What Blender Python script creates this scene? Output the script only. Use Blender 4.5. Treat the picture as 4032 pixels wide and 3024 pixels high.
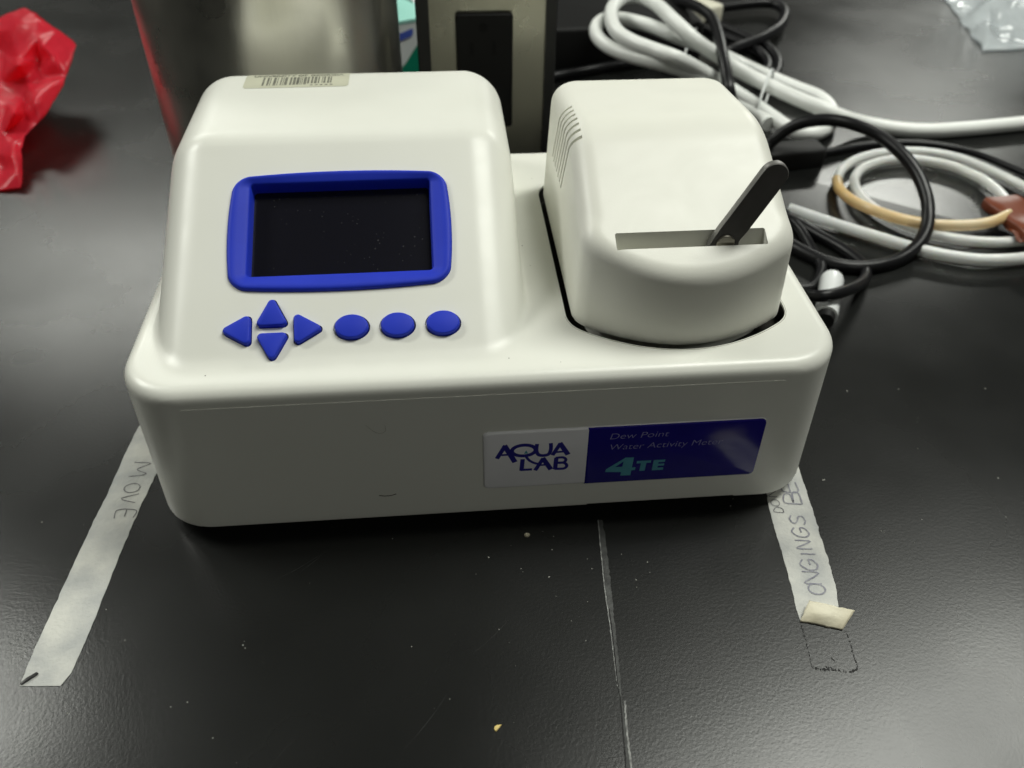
import bpy, bmesh, math, random
import numpy as np
from mathutils import Matrix, Vector, noise as mnoise
from mathutils.geometry import delaunay_2d_cdt

random.seed(7); np.random.seed(7)
for o in list(bpy.data.objects): bpy.data.objects.remove(o)
SC = bpy.context.scene; COL = SC.collection
MM = 0.001
# ------------------------------------------------------------------ camera
F_PX = 3342.7; CAM = np.array([-14.287, -229.311, 271.917])
RX, RZ, ROLL = 0.859263, -0.093564, 0.011610
def _rot(rx, rz, ro):
    cx, sx, cz, sz, cr, sr = math.cos(rx), math.sin(rx), math.cos(rz), math.sin(rz), math.cos(ro), math.sin(ro)
    A = np.array([[1,0,0],[0,cx,-sx],[0,sx,cx]]); B = np.array([[cz,-sz,0],[sz,cz,0],[0,0,1]]); D = np.array([[cr,-sr,0],[sr,cr,0],[0,0,1]])
    return B @ A @ D
ROT = _rot(RX, RZ, ROLL)
cam_d = bpy.data.cameras.new('camera'); cam = bpy.data.objects.new('camera', cam_d); COL.objects.link(cam)
M = Matrix([list(ROT[i]) + [CAM[i]*MM] for i in range(3)] + [[0,0,0,1]]); cam.matrix_world = M
cam_d.sensor_fit = 'HORIZONTAL'; cam_d.sensor_width = 36; cam_d.lens = F_PX/4032*36
cam_d.clip_start = 0.01; cam_d.clip_end = 50
cam_d.dof.use_dof = True; cam_d.dof.focus_distance = 0.315; cam_d.dof.aperture_fstop = 11.5
SC.camera = cam
# ------------------------------------------------------------------ world and lamps (ceiling fluorescents)
W = bpy.data.worlds.new('World'); SC.world = W; W.use_nodes = True
nt = W.node_tree; bg = nt.nodes['Background']
bg.inputs['Strength'].default_value = 1.0            # dim room round the bench: soft lighter and darker patches
_tc = nt.nodes.new('ShaderNodeTexCoord'); _tn = nt.nodes.new('ShaderNodeTexNoise'); _tn.inputs['Scale'].default_value = 2.2; _tn.inputs['Detail'].default_value = 1.5
_rp = nt.nodes.new('ShaderNodeValToRGB'); _rp.color_ramp.elements[0].position = .38; _rp.color_ramp.elements[1].position = .66
_rp.color_ramp.elements[0].color = (.006,.007,.009,1); _rp.color_ramp.elements[1].color = (.060,.058,.048,1)
nt.links.new(_tc.outputs['Generated'], _tn.inputs['Vector']); nt.links.new(_tn.outputs['Fac'], _rp.inputs['Fac']); nt.links.new(_rp.outputs['Color'], bg.inputs['Color'])
def troffer(name, loc, sx, sy, power, rz=0, col=(0.985, 1.0, 0.92)):
    l = bpy.data.lights.new(name, 'AREA'); l.shape = 'RECTANGLE'; l.size = sx; l.size_y = sy; l.energy = power; l.color = col
    o = bpy.data.objects.new(name, l); COL.objects.link(o); o.location = loc; o.rotation_euler = (0, 0, rz); return o
troffer('ceiling_light', (-1.47, 2.87, 1.75), 1.2, 0.6, 29)
troffer('ceiling_light', (0.93, 0.42, 1.75), 1.3, 0.40, 30, math.radians(20))
troffer('ceiling_light', (-1.85, 0.80, 1.75), 1.2, 0.35, 34, math.radians(12))
troffer('ceiling_light', (3.0, 4.6, 1.75), 1.2, 0.6, 78)
troffer('ceiling_light', (0.75, -1.5, 1.75), 1.2, 0.35, 5.5, math.radians(12))
SC.view_settings.view_transform = 'Standard'; SC.view_settings.look = 'None'; SC.view_settings.gamma = 1
SC.view_settings.exposure = 0.2; SC.view_settings.use_curve_mapping = False

# ------------------------------------------------------------------ pixel helpers (photo pixel -> point on a known plane, mm)
def _ray(u, v): return ROT @ np.array([(u-2016)/F_PX, -(v-1512)/F_PX, -1.0])
def onz(u, v, z=0.0):
    d = _ray(u, v); return CAM + d*(z-CAM[2])/d[2]
def ony(u, v, y):
    d = _ray(u, v); return CAM + d*(y-CAM[1])/d[1]
# ------------------------------------------------------------------ materials
def mat(name, col, rough=0.5, metal=0.0, spec=0.5, bump=None, var=None, coat=0, trans=0, ior=1.45, sss=0, rv=None):
    m = bpy.data.materials.new(name); m.use_nodes = True; n = m.node_tree.nodes; L = m.node_tree.links
    b = n['Principled BSDF']; b.inputs['Base Color'].default_value = (*col, 1); b.inputs['Roughness'].default_value = rough
    b.inputs['Metallic'].default_value = metal; b.inputs['Specular IOR Level'].default_value = spec; b.inputs['IOR'].default_value = ior
    b.inputs['Coat Weight'].default_value = coat; b.inputs['Transmission Weight'].default_value = trans
    if sss: b.inputs['Subsurface Weight'].default_value = sss; b.inputs['Subsurface Radius'].default_value = (.004,.003,.002); b.inputs['Subsurface Scale'].default_value = 1
    tc = n.new('ShaderNodeTexCoord')
    if var:                               # (scale, amount, darker colour)
        t = n.new('ShaderNodeTexNoise'); t.inputs['Scale'].default_value = var[0]; t.inputs['Detail'].default_value = 6
        L.new(tc.outputs['Object'], t.inputs['Vector'])
        r = n.new('ShaderNodeValToRGB'); r.color_ramp.elements[0].position = .35; r.color_ramp.elements[1].position = .68
        r.color_ramp.elements[0].color = (*var[1], 1); r.color_ramp.elements[1].color = (*col, 1)
        L.new(t.outputs['Fac'], r.inputs['Fac']); L.new(r.outputs['Color'], b.inputs['Base Color'])
    if rv:                                # (scale, rough min, rough max): handling marks, uneven gloss
        t = n.new('ShaderNodeTexNoise'); t.inputs['Scale'].default_value = rv[0]; t.inputs['Detail'].default_value = 8; t.inputs['Roughness'].default_value = .65; t.inputs['Distortion'].default_value = 1.2
        L.new(tc.outputs['Object'], t.inputs['Vector']); q = n.new('ShaderNodeMapRange'); q.inputs['From Min'].default_value = .32; q.inputs['From Max'].default_value = .68
        q.inputs['To Min'].default_value = rv[1]; q.inputs['To Max'].default_value = rv[2]; L.new(t.outputs['Fac'], q.inputs['Value']); L.new(q.outputs['Result'], b.inputs['Roughness'])
    if bump:                              # (scale, distance in m, strength)
        t = n.new('ShaderNodeTexNoise'); t.inputs['Scale'].default_value = bump[0]; t.inputs['Detail'].default_value = 3
        L.new(tc.outputs['Object'], t.inputs['Vector'])
        bp = n.new('ShaderNodeBump'); bp.inputs['Strength'].default_value = bump[2]; bp.inputs['Distance'].default_value = bump[1]
        L.new(t.outputs['Fac'], bp.inputs['Height']); L.new(bp.outputs['Normal'], b.inputs['Normal'])
    return m
M_SHELL = mat('ivory_plastic', (.80,.805,.745), 0.34, rv=(26,.29,.41), bump=(900,.0002,.05), var=(14,(.775,.78,.715)))
M_LID = mat('ivory_plastic_satin', (.80,.80,.73), .40, rv=(26,.36,.47), bump=(1500,.0002,.12), var=(20,(.775,.775,.70)))
M_BLUE = mat('blue_rubber', (.014,.038,.53), .55, spec=.3, bump=(1200,.0002,.06), var=(60,(.012,.034,.49)))
M_GASKET = mat('black_gasket', (.022,.020,.014), .7, bump=(600,.0002,.1))
M_BLACK = mat('black_plastic', (.012,.012,.012), .42, bump=(700,.0002,.1))
M_SOCKET = mat('black_socket_plastic', (.008,.008,.008), .55, spec=.25, bump=(700,.0002,.1))
M_BLACKCORD = mat('black_rubber_cord', (.008,.008,.009), .34, spec=.3, bump=(300,.0002,.12))
M_WHITECORD = mat('white_vinyl_cord', (.82,.84,.81), .35, bump=(250,.0003,.08), var=(30,(.76,.78,.75)))
M_LEVER = mat('dark_anodised_metal', (.105,.100,.096), .45, metal=.1, bump=(1600,.0002,.12), var=(160,(.088,.084,.080)))
M_PIN = mat('bright_pin_metal', (.55,.52,.45), .32, metal=1, bump=(600,.0002,.1))
M_INK = mat('navy_ink', (.025,.022,.30), .5, var=(300,(.022,.02,.26)))
M_TEAL = mat('teal_ink', (.12,.42,.52), .5, var=(300,(.10,.37,.46)))
M_THININK = mat('lavender_ink', (.34,.33,.60), .5, var=(300,(.30,.29,.55)))
M_LABELW = mat('silver_white_label', (.93,.93,.96), .20, var=(120,(.90,.90,.93)))
M_LABELB = mat('navy_gel_label', (.014,.008,.25), .15, var=(60,(.012,.007,.22)))
M_STICKER = mat('cream_foil_sticker', (.60,.60,.47), .35, var=(90,(.55,.55,.43)))
M_PRINT = mat('faded_black_print', (.11,.11,.09), .6, var=(400,(.24,.24,.19)))
M_TAPE = mat('masking_tape_paper', (.62,.62,.575), .75, bump=(700,.0006,.5), var=(70,(.43,.44,.43)))
M_TAPEBACK = mat('tape_adhesive_side', (.74,.70,.55), .55, bump=(500,.0005,.3), var=(70,(.62,.57,.42)))
M_PENCIL = mat('pen_ink', (.10,.10,.11), .6, var=(300,(.22,.22,.22)))
M_GREYPEN = mat('blue_grey_pen_ink', (.16,.16,.21), .6, var=(300,(.30,.30,.33)))
M_GRIME = mat('adhesive_grime', (.003,.003,.003), .75, var=(200,(.010,.010,.010)))
M_SCUFF = mat('scuffed_laminate', (.065,.068,.065), .6, bump=(700,.0005,.5), var=(300,(.03,.031,.03)))
M_HAIRLINE = mat('hairline_scuff', (.032,.033,.032), .5, var=(300,(.015,.015,.015)))
M_SCUFFL = mat('bright_scuff', (.38,.39,.37), .6, var=(350,(.10,.10,.10)))
M_CRUMB = mat('cream_crumb', (.62,.58,.44), .6, var=(600,(.5,.46,.33)))
M_YELLOW = mat('yellow_chip', (.72,.56,.20), .5, var=(600,(.6,.45,.15)))
def film(name, col, rough, fac, other, ocol, bump):
    m = mat(name, col, rough, bump=bump, var=(25, tuple(c*.85 for c in col))); n = m.node_tree.nodes; L = m.node_tree.links; b = n['Principled BSDF']; out = n['Material Output']
    t = n.new(other); t.inputs['Color'].default_value = (*ocol, 1); mx = n.new('ShaderNodeMixShader'); mx.inputs[0].default_value = fac
    L.new(b.outputs[0], mx.inputs[1]); L.new(t.outputs[0], mx.inputs[2]); L.new(mx.outputs[0], out.inputs['Surface']); return m
M_RED = film('red_bag_film', (.85,.040,.075), .30, .50, 'ShaderNodeBsdfTranslucent', (.95,.06,.10), (70,.0008,.2))
M_FILM = film('clear_bag_film', (.80,.85,.87), .14, .60, 'ShaderNodeBsdfTransparent', (.93,.95,.96), (60,.001,.3))
M_AMBER = mat('amber_stained_silicone', (.88,.62,.28), .20, trans=.34, ior=1.40, sss=.15, var=(22,(.91,.78,.54)))
M_TUBE = mat('milky_silicone', (.94,.97,.97), .16, trans=.38, ior=1.40, sss=.12, var=(25,(.93,.94,.90)))
M_BROWN = mat('brown_pvc_tape', (.17,.045,.020), .38, bump=(150,.0005,.2), var=(60,(.15,.035,.014)))
M_TEALBOX = mat('teal_carton', (.34,.68,.60), .45, bump=(200,.0002,.1), var=(30,(.31,.63,.55)))
M_WHITEBOX = mat('white_carton', (.72,.76,.76), .45, bump=(200,.0002,.1), var=(30,(.68,.72,.72)))
M_GREENPRINT = mat('green_carton_print', (.0,.22,.13), .45, var=(60,(.0,.19,.11)))
M_BLUEPRINT = mat('blue_carton_print', (.07,.12,.50), .45, var=(60,(.06,.10,.45)))
M_TISSUE = mat('white_tissue', (.85,.86,.86), .8, bump=(120,.001,.3))
M_CREAM = mat('cream_plastic', (.66,.64,.52), .4, bump=(300,.0002,.1))
M_GREY = mat('grey_plastic', (.20,.21,.19), .5, bump=(300,.0002,.1))
M_ZIP = mat('clear_wire_tie', (.80,.83,.82), .3, var=(80,(.72,.75,.74)))
M_DUST = mat('pale_dust', (.42,.42,.38), .8, var=(500,(.3,.3,.27)))
M_SPECK = mat('dark_speck', (.05,.045,.035), .7, var=(500,(.1,.09,.07)))

def mat_screen():
    m = mat('black_display_glass', (.006,.006,.010), .18)
    n = m.node_tree.nodes; L = m.node_tree.links; b = n['Principled BSDF']; tc = n['Texture Coordinate']
    v = n.new('ShaderNodeTexVoronoi'); v.inputs['Scale'].default_value = 420
    L.new(tc.outputs['Object'], v.inputs['Vector'])
    t = n.new('ShaderNodeTexNoise'); t.inputs['Scale'].default_value = 60; t.inputs['Detail'].default_value = 2; L.new(tc.outputs['Object'], t.inputs['Vector'])
    s = n.new('ShaderNodeMath'); s.operation = 'MULTIPLY_ADD'; s.inputs[1].default_value = -.34; s.inputs[2].default_value = .25; L.new(t.outputs['Fac'], s.inputs[0])
    lt = n.new('ShaderNodeMath'); lt.operation = 'LESS_THAN'; L.new(v.outputs['Distance'], lt.inputs[0]); L.new(s.outputs[0], lt.inputs[1])
    mx = n.new('ShaderNodeMix'); mx.data_type = 'RGBA'; mx.inputs[6].default_value = (.006,.006,.010,1); mx.inputs[7].default_value = (.035,.035,.038,1)
    L.new(lt.outputs[0], mx.inputs[0]); L.new(mx.outputs[2], b.inputs['Base Color']); return m
M_SCREEN = mat_screen()
def mat_steel(name, col, rough, vertical=True, spots=False):
    m = mat(name, col, rough, metal=1); n = m.node_tree.nodes; L = m.node_tree.links; b = n['Principled BSDF']; tc = n['Texture Coordinate']
    mp = n.new('ShaderNodeMapping'); mp.inputs['Scale'].default_value = (900,900,6) if vertical else (6,900,900)
    L.new(tc.outputs['Object'], mp.inputs['Vector'])
    t = n.new('ShaderNodeTexNoise'); t.inputs['Scale'].default_value = 1; t.inputs['Detail'].default_value = 3; L.new(mp.outputs['Vector'], t.inputs['Vector'])
    bp = n.new('ShaderNodeBump'); bp.inputs['Strength'].default_value = .25; bp.inputs['Distance'].default_value = .0002
    L.new(t.outputs['Fac'], bp.inputs['Height']); L.new(bp.outputs['Normal'], b.inputs['Normal'])
    t2 = n.new('ShaderNodeTexNoise'); t2.inputs['Scale'].default_value = 40; t2.inputs['Detail'].default_value = 5; L.new(tc.outputs['Object'], t2.inputs['Vector'])
    mr = n.new('ShaderNodeMapRange'); mr.inputs['From Min'].default_value = .3; mr.inputs['From Max'].default_value = .7; mr.inputs['To Min'].default_value = rough*.8; mr.inputs['To Max'].default_value = rough*1.3
    L.new(t2.outputs['Fac'], mr.inputs['Value']); L.new(mr.outputs['Result'], b.inputs['Roughness']); return m
M_STEEL = mat_steel('brushed_steel', (.36,.35,.29), .30)
M_CAN = mat_steel('scuffed_steel', (.80,.785,.71), .30)
def mat_table():
    m = mat('black_laminate', (.008,.0085,.008), .27, spec=.42); n = m.node_tree.nodes; L = m.node_tree.links; b = n['Principled BSDF']; tc = n['Texture Coordinate']
    t = n.new('ShaderNodeTexNoise'); t.inputs['Scale'].default_value = 800; t.inputs['Detail'].default_value = 2.5; t.inputs['Distortion'].default_value = .4
    L.new(tc.outputs['Object'], t.inputs['Vector'])
    bp = n.new('ShaderNodeBump'); bp.inputs['Strength'].default_value = .072; bp.inputs['Distance'].default_value = .0005
    L.new(t.outputs['Fac'], bp.inputs['Height']); L.new(bp.outputs['Normal'], b.inputs['Normal'])
    t2 = n.new('ShaderNodeTexNoise'); t2.inputs['Scale'].default_value = 9; t2.inputs['Detail'].default_value = 7; L.new(tc.outputs['Object'], t2.inputs['Vector'])
    mr = n.new('ShaderNodeMapRange'); mr.inputs['From Min'].default_value = .3; mr.inputs['From Max'].default_value = .7; mr.inputs['To Min'].default_value = .22; mr.inputs['To Max'].default_value = .31
    L.new(t2.outputs['Fac'], mr.inputs['Value']); L.new(mr.outputs['Result'], b.inputs['Roughness']); return m
M_TABLE = mat_table()

# ------------------------------------------------------------------ object helpers
def link(name, me, m=None, parent=None, smooth=None):
    o = bpy.data.objects.new(name, me); COL.objects.link(o)
    if m: me.materials.append(m)
    if parent is not None:
        o.parent = parent; o.matrix_parent_inverse = parent.matrix_world.inverted()
    if smooth is not None:
        me.shade_smooth()
        if smooth < 180: me.set_sharp_from_angle(angle=math.radians(smooth))
    return o
def mesh(name, V, Fc, m=None, parent=None, smooth=None):
    me = bpy.data.meshes.new(name); me.from_pydata([tuple(np.asarray(v, float)*MM) for v in V], [], [tuple(f) for f in Fc]); me.validate(); me.update()
    return link(name, me, m, parent, smooth)
def tag(o, label, cat, group=None, kind=None):
    if label: o['label'] = label
    if cat: o['category'] = cat
    if group: o['group'] = group
    if kind: o['kind'] = kind
    return o
def empty(name, loc):
    o = bpy.data.objects.new(name, None); COL.objects.link(o); o.location = [c*MM for c in loc]; o.empty_display_size = .02
    bpy.context.view_layer.update(); return o
def catmull(P, n=8, closed=False):
    P = [np.asarray(p, float) for p in P]; out = []
    N = len(P)
    for i in range(N if closed else N-1):
        if closed: a, b, c, d = P[i-1], P[i], P[(i+1) % N], P[(i+2) % N]
        else: a, b, c, d = P[max(i-1,0)], P[i], P[i+1], P[min(i+2,N-1)]
        for k in range(n):
            t = k/n; out.append(.5*((2*b)+(-a+c)*t+(2*a-5*b+4*c-d)*t*t+(-a+3*b-3*c+d)*t**3))
    if not closed: out.append(P[-1])
    return np.array(out)
def tube_geo(path, r, sides=14, sy=1.0):
    path = np.asarray(path); n = len(path); T = np.gradient(path, axis=0); T /= np.linalg.norm(T, axis=1)[:,None]+1e-9
    up = np.array([0,0,1.]) if abs(T[0][2]) < .9 else np.array([1.,0,0]); V = []; Fc = []
    rr = np.full(n, r) if np.isscalar(r) else np.asarray(r)
    N0 = np.cross(T[0], up); N0 /= np.linalg.norm(N0)
    for i in range(n):
        N0 = N0 - T[i]*(N0 @ T[i]); N0 /= np.linalg.norm(N0)+1e-9; B = np.cross(T[i], N0)
        for k in range(sides):
            a = 2*math.pi*k/sides; V.append(path[i]+rr[i]*(math.cos(a)*N0+sy*math.sin(a)*B))
    for i in range(n-1):
        for k in range(sides):
            a = i*sides+k; b = i*sides+(k+1) % sides; Fc.append((a, b, b+sides, a+sides))
    Fc.append(tuple(range(sides))[::-1]); Fc.append(tuple(range((n-1)*sides, n*sides)))
    return V, Fc
def tube(name, pts, r, m, parent=None, n=8, sides=14):
    V, Fc = tube_geo(catmull(pts, n), r, sides); return mesh(name, V, Fc, m, parent, 50)
def loft(loops, cap0=True, cap1=True):
    n = len(loops[0]); V = [p for l in loops for p in l]; Fc = []
    for i in range(len(loops)-1):
        for k in range(n):
            a = i*n+k; b = i*n+(k+1) % n; Fc.append((a, b, b+n, a+n))
    if cap0: Fc.append(tuple(range(n))[::-1])
    if cap1: Fc.append(tuple(range((len(loops)-1)*n, len(loops)*n)))
    return V, Fc
def rrect(x0, x1, y0, y1, r, n=6):
    out = []
    for cx, cy, s in ((x1-r,y1-r,0),(x0+r,y1-r,1),(x0+r,y0+r,2),(x1-r,y0+r,3)):
        for k in range(n+1):
            a = (s+k/n)*math.pi/2; out.append((cx+r*math.cos(a), cy+r*math.sin(a)))
    return out
def rbox(name, x0, x1, y0, y1, z0, z1, r, m, parent=None, e=None, rz=0, c=None):
    """box with rounded vertical corners and a rounded top edge"""
    e = e if e is not None else min(r*.6, (z1-z0)*.4); L = []
    for d, z in ((.3*e,z0),(0,z0+.3*e),(0,z1-e),(.13*e,z1-.5*e),(.5*e,z1-.13*e),(e,z1)):
        L.append([(x, y, z) for x, y in rrect(x0+d, x1-d, y0+d, y1-d, max(r-d, .2))])
    if rz:
        cx, cy = c or ((x0+x1)/2, (y0+y1)/2); ca, sa = math.cos(rz), math.sin(rz)
        L = [[(cx+(x-cx)*ca-(y-cy)*sa, cy+(x-cx)*sa+(y-cy)*ca, z) for x, y, z in l] for l in L]
    V, Fc = loft(L); return mesh(name, V, Fc, m, parent, 35)
def boolean(o, cutters):
    for c in cutters:
        md = o.modifiers.new('cut', 'BOOLEAN'); md.operation = 'DIFFERENCE'; md.solver = 'EXACT'; md.object = c
    bpy.context.view_layer.update(); dg = bpy.context.evaluated_depsgraph_get()
    me = bpy.data.meshes.new_from_object(o.evaluated_get(dg)); o.modifiers.clear(); old = o.data; o.data = me; bpy.data.meshes.remove(old)
    for c in cutters:
        d = c.data; bpy.data.objects.remove(c); bpy.data.meshes.remove(d)

# ------------------------------------------------------------------ implicit surfaces -> mesh (surface nets + projection)
def sdf_mesh(fn, lo, hi, h):
    ax = [np.arange(lo[i], hi[i]+h, h) for i in range(3)]
    X, Y, Z = np.meshgrid(*ax, indexing='ij'); Dv = fn(X, Y, Z); S = Dv < 0
    nx, ny, nz = Dv.shape
    cs = np.zeros((nx-1,ny-1,nz-1), np.int8)
    for a in (0,1):
        for b in (0,1):
            for c in (0,1): cs += S[a:nx-1+a, b:ny-1+b, c:nz-1+c]
    act = (cs > 0) & (cs < 8); ids = -np.ones(cs.shape, np.int64); idx = np.argwhere(act); ids[act] = np.arange(len(idx))
    acc = np.zeros((len(idx),3)); cnt = np.zeros(len(idx))
    i, j, k = idx.T
    cor = [(a,b,c) for a in (0,1) for b in (0,1) for c in (0,1)]
    for p in cor:
        for q in cor:
            if sum(abs(np.array(p)-np.array(q))) == 1 and p < q:
                d0 = Dv[i+p[0], j+p[1], k+p[2]]; d1 = Dv[i+q[0], j+q[1], k+q[2]]; x = (d0 < 0) != (d1 < 0)
                t = np.where(x, d0/(d0-d1+1e-12), 0)[:,None]; pos = np.array(p)+(np.array(q)-np.array(p))*t
                acc += pos*x[:,None]; cnt += x
    P = np.array(lo)+(idx+acc/cnt[:,None])*h
    for _ in range(3):
        e = .02; f0 = fn(*P.T)
        g = np.stack([fn(P[:,0]+e,P[:,1],P[:,2])-f0, fn(P[:,0],P[:,1]+e,P[:,2])-f0, fn(P[:,0],P[:,1],P[:,2]+e)-f0],1)/e
        st = f0[:,None]*g/((g*g).sum(1)[:,None]+1e-6); ln = np.linalg.norm(st,axis=1)[:,None]; P = P-st*np.minimum(1, .5*h/(ln+1e-9))
    Q = []
    for axis in range(3):
        s0 = [slice(1,-1)]*3; s1 = [slice(1,-1)]*3; s0[axis] = slice(0,-1); s1[axis] = slice(1,None)
        A = S[tuple(s0)]; B = S[tuple(s1)]; ed = np.argwhere(A != B)
        off = np.ones(3, int); off[axis] = 0; e0 = ed+off
        u, w = [(1,2),(2,0),(0,1)][axis]
        du = np.zeros(3, int); du[u] = 1; dw = np.zeros(3, int); dw[w] = 1
        q = np.stack([ids[tuple((e0-du-dw).T)], ids[tuple((e0-dw).T)], ids[tuple(e0.T)], ids[tuple((e0-du).T)]],1)
        fl = A[tuple(ed.T)]; q[~fl] = q[~fl][:,::-1]; Q.append(q)
    Q = np.concatenate(Q); Q = Q[(Q >= 0).all(1)]
    return P, Q
def sdf_obj(name, fn, lo, hi, h, m, parent):
    P, Q = sdf_mesh(fn, lo, hi, h); me = bpy.data.meshes.new(name)
    me.vertices.add(len(P)); me.vertices.foreach_set('co', (P*MM).astype(np.float32).ravel())
    me.loops.add(len(Q)*4); me.loops.foreach_set('vertex_index', Q.astype(np.int32).ravel())
    me.polygons.add(len(Q)); me.polygons.foreach_set('loop_start', np.arange(0, len(Q)*4, 4, dtype=np.int32))
    me.update(calc_edges=True); me.validate()
    return link(name, me, m, parent)
def rnd(vals, R):
    mx = vals[0]
    for v in vals[1:]: mx = np.maximum(mx, v)
    return np.minimum(mx, -R)+np.sqrt(sum(np.maximum(v+R, 0)**2 for v in vals))
def smin(a, b, k):
    hh = np.maximum(k-np.abs(a-b), 0)/k; return np.minimum(a, b)-hh*hh*k*.25
def smax(a, b, k): return -smin(-a, -b, k)

# ================================================================== SETTING: bench top
tb = rbox('table', -900, 1150, -420, 1150, -32, 0, 6, M_TABLE, e=2.5)
tag(tb, 'black textured laminate bench top', 'table', kind='structure')
# scuffed scratch line running out from under the meter
gp = lambda a, b: onz(1900+a/1.545, 1950+b/1.545)
def ribbon(path, w, z, jit=0.15, seed=0):
    rng = random.Random(seed); path = np.asarray(path); T = np.gradient(path, axis=0); T /= np.linalg.norm(T,axis=1)[:,None]+1e-9
    V = []; Fc = []; ww = w if np.ndim(w) else np.full(len(path), w)
    for i, (p, t) in enumerate(zip(path, T)):
        nrm = np.array([-t[1], t[0], 0]); h = ww[i]/2
        a = p+nrm*h*(1+rng.uniform(-jit,jit)); b = p-nrm*h*(1+rng.uniform(-jit,jit))
        V += [(a[0],a[1],z), (b[0],b[1],z)]
    for i in range(len(path)-1): Fc.append((2*i, 2*i+1, 2*i+3, 2*i+2))
    return V, Fc
core = [gp(*q) for q in ((715,150),(738,330),(758,500),(775,680),(792,820),(808,960),(825,1100),(838,1240),(860,1380),(878,1520),(890,1675))]
pc = catmull(core, 10)
V, Fc = ribbon(pc, np.interp(np.arange(len(pc)), [0,30,60,75,100], [2.2,2.2,1.5,.8,1.2]), .05, .25, 3); mesh('scratch', V, Fc, M_SCUFF, tb)
off = catmull([gp(*q) for q in ((703,150),(722,360),(742,560),(768,740),(785,860),(800,990),(815,1110),(826,1180))], 10)
V, Fc = ribbon(off, .38, .09, .5, 4); mesh('scratch', V, Fc, M_SCUFFL, tb)
off = catmull([gp(*q) for q in ((866,1250),(870,1330),(878,1420),(888,1520),(900,1600),(905,1675))], 10)
V, Fc = ribbon(off, .62, .09, .5, 5); mesh('scratch', V, Fc, M_SCUFFL, tb)
off = catmull([gp(*q) for q in ((770,690),(790,850),(806,1000),(822,1150),(840,1260),(855,1450),(868,1600),(874,1675))], 10)
V, Fc = ribbon(off, .42, .12, .5, 6); mesh('scratch', V, Fc, M_GRIME, tb)
rgs = random.Random(8)                    # faint hairline scratches
for k in range(5):
    c0_ = np.array([rgs.uniform(-150,170), rgs.uniform(-95,-15), 0]); an = rgs.uniform(.3,2.6); ln = rgs.uniform(6,24); bend = rgs.uniform(-.8,.8)
    dv = np.array([math.cos(an), math.sin(an), 0]); nv = np.array([-dv[1], dv[0], 0])
    P_ = [c0_+dv*ln*(t_-.5)+nv*bend*(1-(2*t_-1)**2) for t_ in np.linspace(0,1,14)]
    V, Fc = ribbon(P_, np.array([.02+.08*math.sin(math.pi*t_)**.5 for t_ in np.linspace(0,1,14)]), .04, .6, 40+k); mesh('scratch', V, Fc, M_HAIRLINE, tb)
# grime outline left by a lifted piece of tape
g8 = lambda a, b, z=0.: onz(2700+a/1.659, 1800+b/1.659, z)
V = []; Fc = []; rgr = random.Random(21)
for si, seg in enumerate((((752,1095),(775,1170),(800,1270),(822,1370)), ((822,1370),(870,1385),(940,1390),(1010,1395),(1080,1405)), ((1080,1405),(1125,1375)), ((1045,1140),(1075,1215),(1095,1290),(1125,1375)), ((950,1310),(975,1335)), ((905,1370),(960,1378)))):
    P = catmull([g8(*q) for q in seg], 12); v, f = ribbon(P, .8 if si in (1,2) else .42, .05+.02*si, .95, 10+si); b = len(V); V += v; Fc += [tuple(i+b for i in q) for q in f if rgr.random() > .35]
mesh('adhesive_residue', V, Fc, M_GRIME, tb)
# loose pale dust on the bench
rng = random.Random(5); V = []; Fc = []
def speck(V, Fc, c, r, rng, flat=.5):
    b = len(V); n = 5; a0 = rng.random()*6
    for k in range(n):
        a = a0+2*math.pi*k/n; q = r*rng.uniform(.6,1.2); V.append((c[0]+q*math.cos(a), c[1]+q*math.sin(a), c[2]))
    V.append((c[0], c[1], c[2]+r*flat))
    for k in range(n): Fc.append((b+k, b+(k+1) % n, b+n))
    Fc.append(tuple(b+k for k in range(n))[::-1])
for a, b, r in ((37,378,.45),(405,497,.5),(665,445,.5),(935,515,.4),(1018,470,.3),(845,358,.3),(235,447,.3),(447,615,.3),(628,885,.3),(432,250,.3),(638,387,.3),(245,465,.25),(100,815,.25),(938,560,.25),(540,765,.22)):
    speck(V, Fc, (*gp(a,b)[:2], .02), r*.8, rng)
for u, v, r in ((165,2056,.55),(3336,1540,.6),(3245,1888,.5),(3538,1532,.5),(3930,1882,.5),(3240,1890,.45),(3630,2045,.35),(956,2540,.4),(418,2400,.35),(738,2765,.3),(965,2552,.3),(3880,1530,.5),(3470,2090,.3)):
    speck(V, Fc, (*onz(u,v)[:2], .02), r*.8, rng)
for k in range(80):
    speck(V, Fc, (rng.uniform(-190,220), rng.uniform(-105,60), .02), abs(rng.gauss(0,.12))+.07, rng)
for k in range(40):
    speck(V, Fc, (rng.uniform(-320,480), rng.uniform(60,520), .02), abs(rng.gauss(0,.2))+.1, rng)
d = mesh('dust', V, Fc, M_DUST); tag(d, 'tiny pale dust specks scattered on the black bench', 'dust', kind='stuff')

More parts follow.
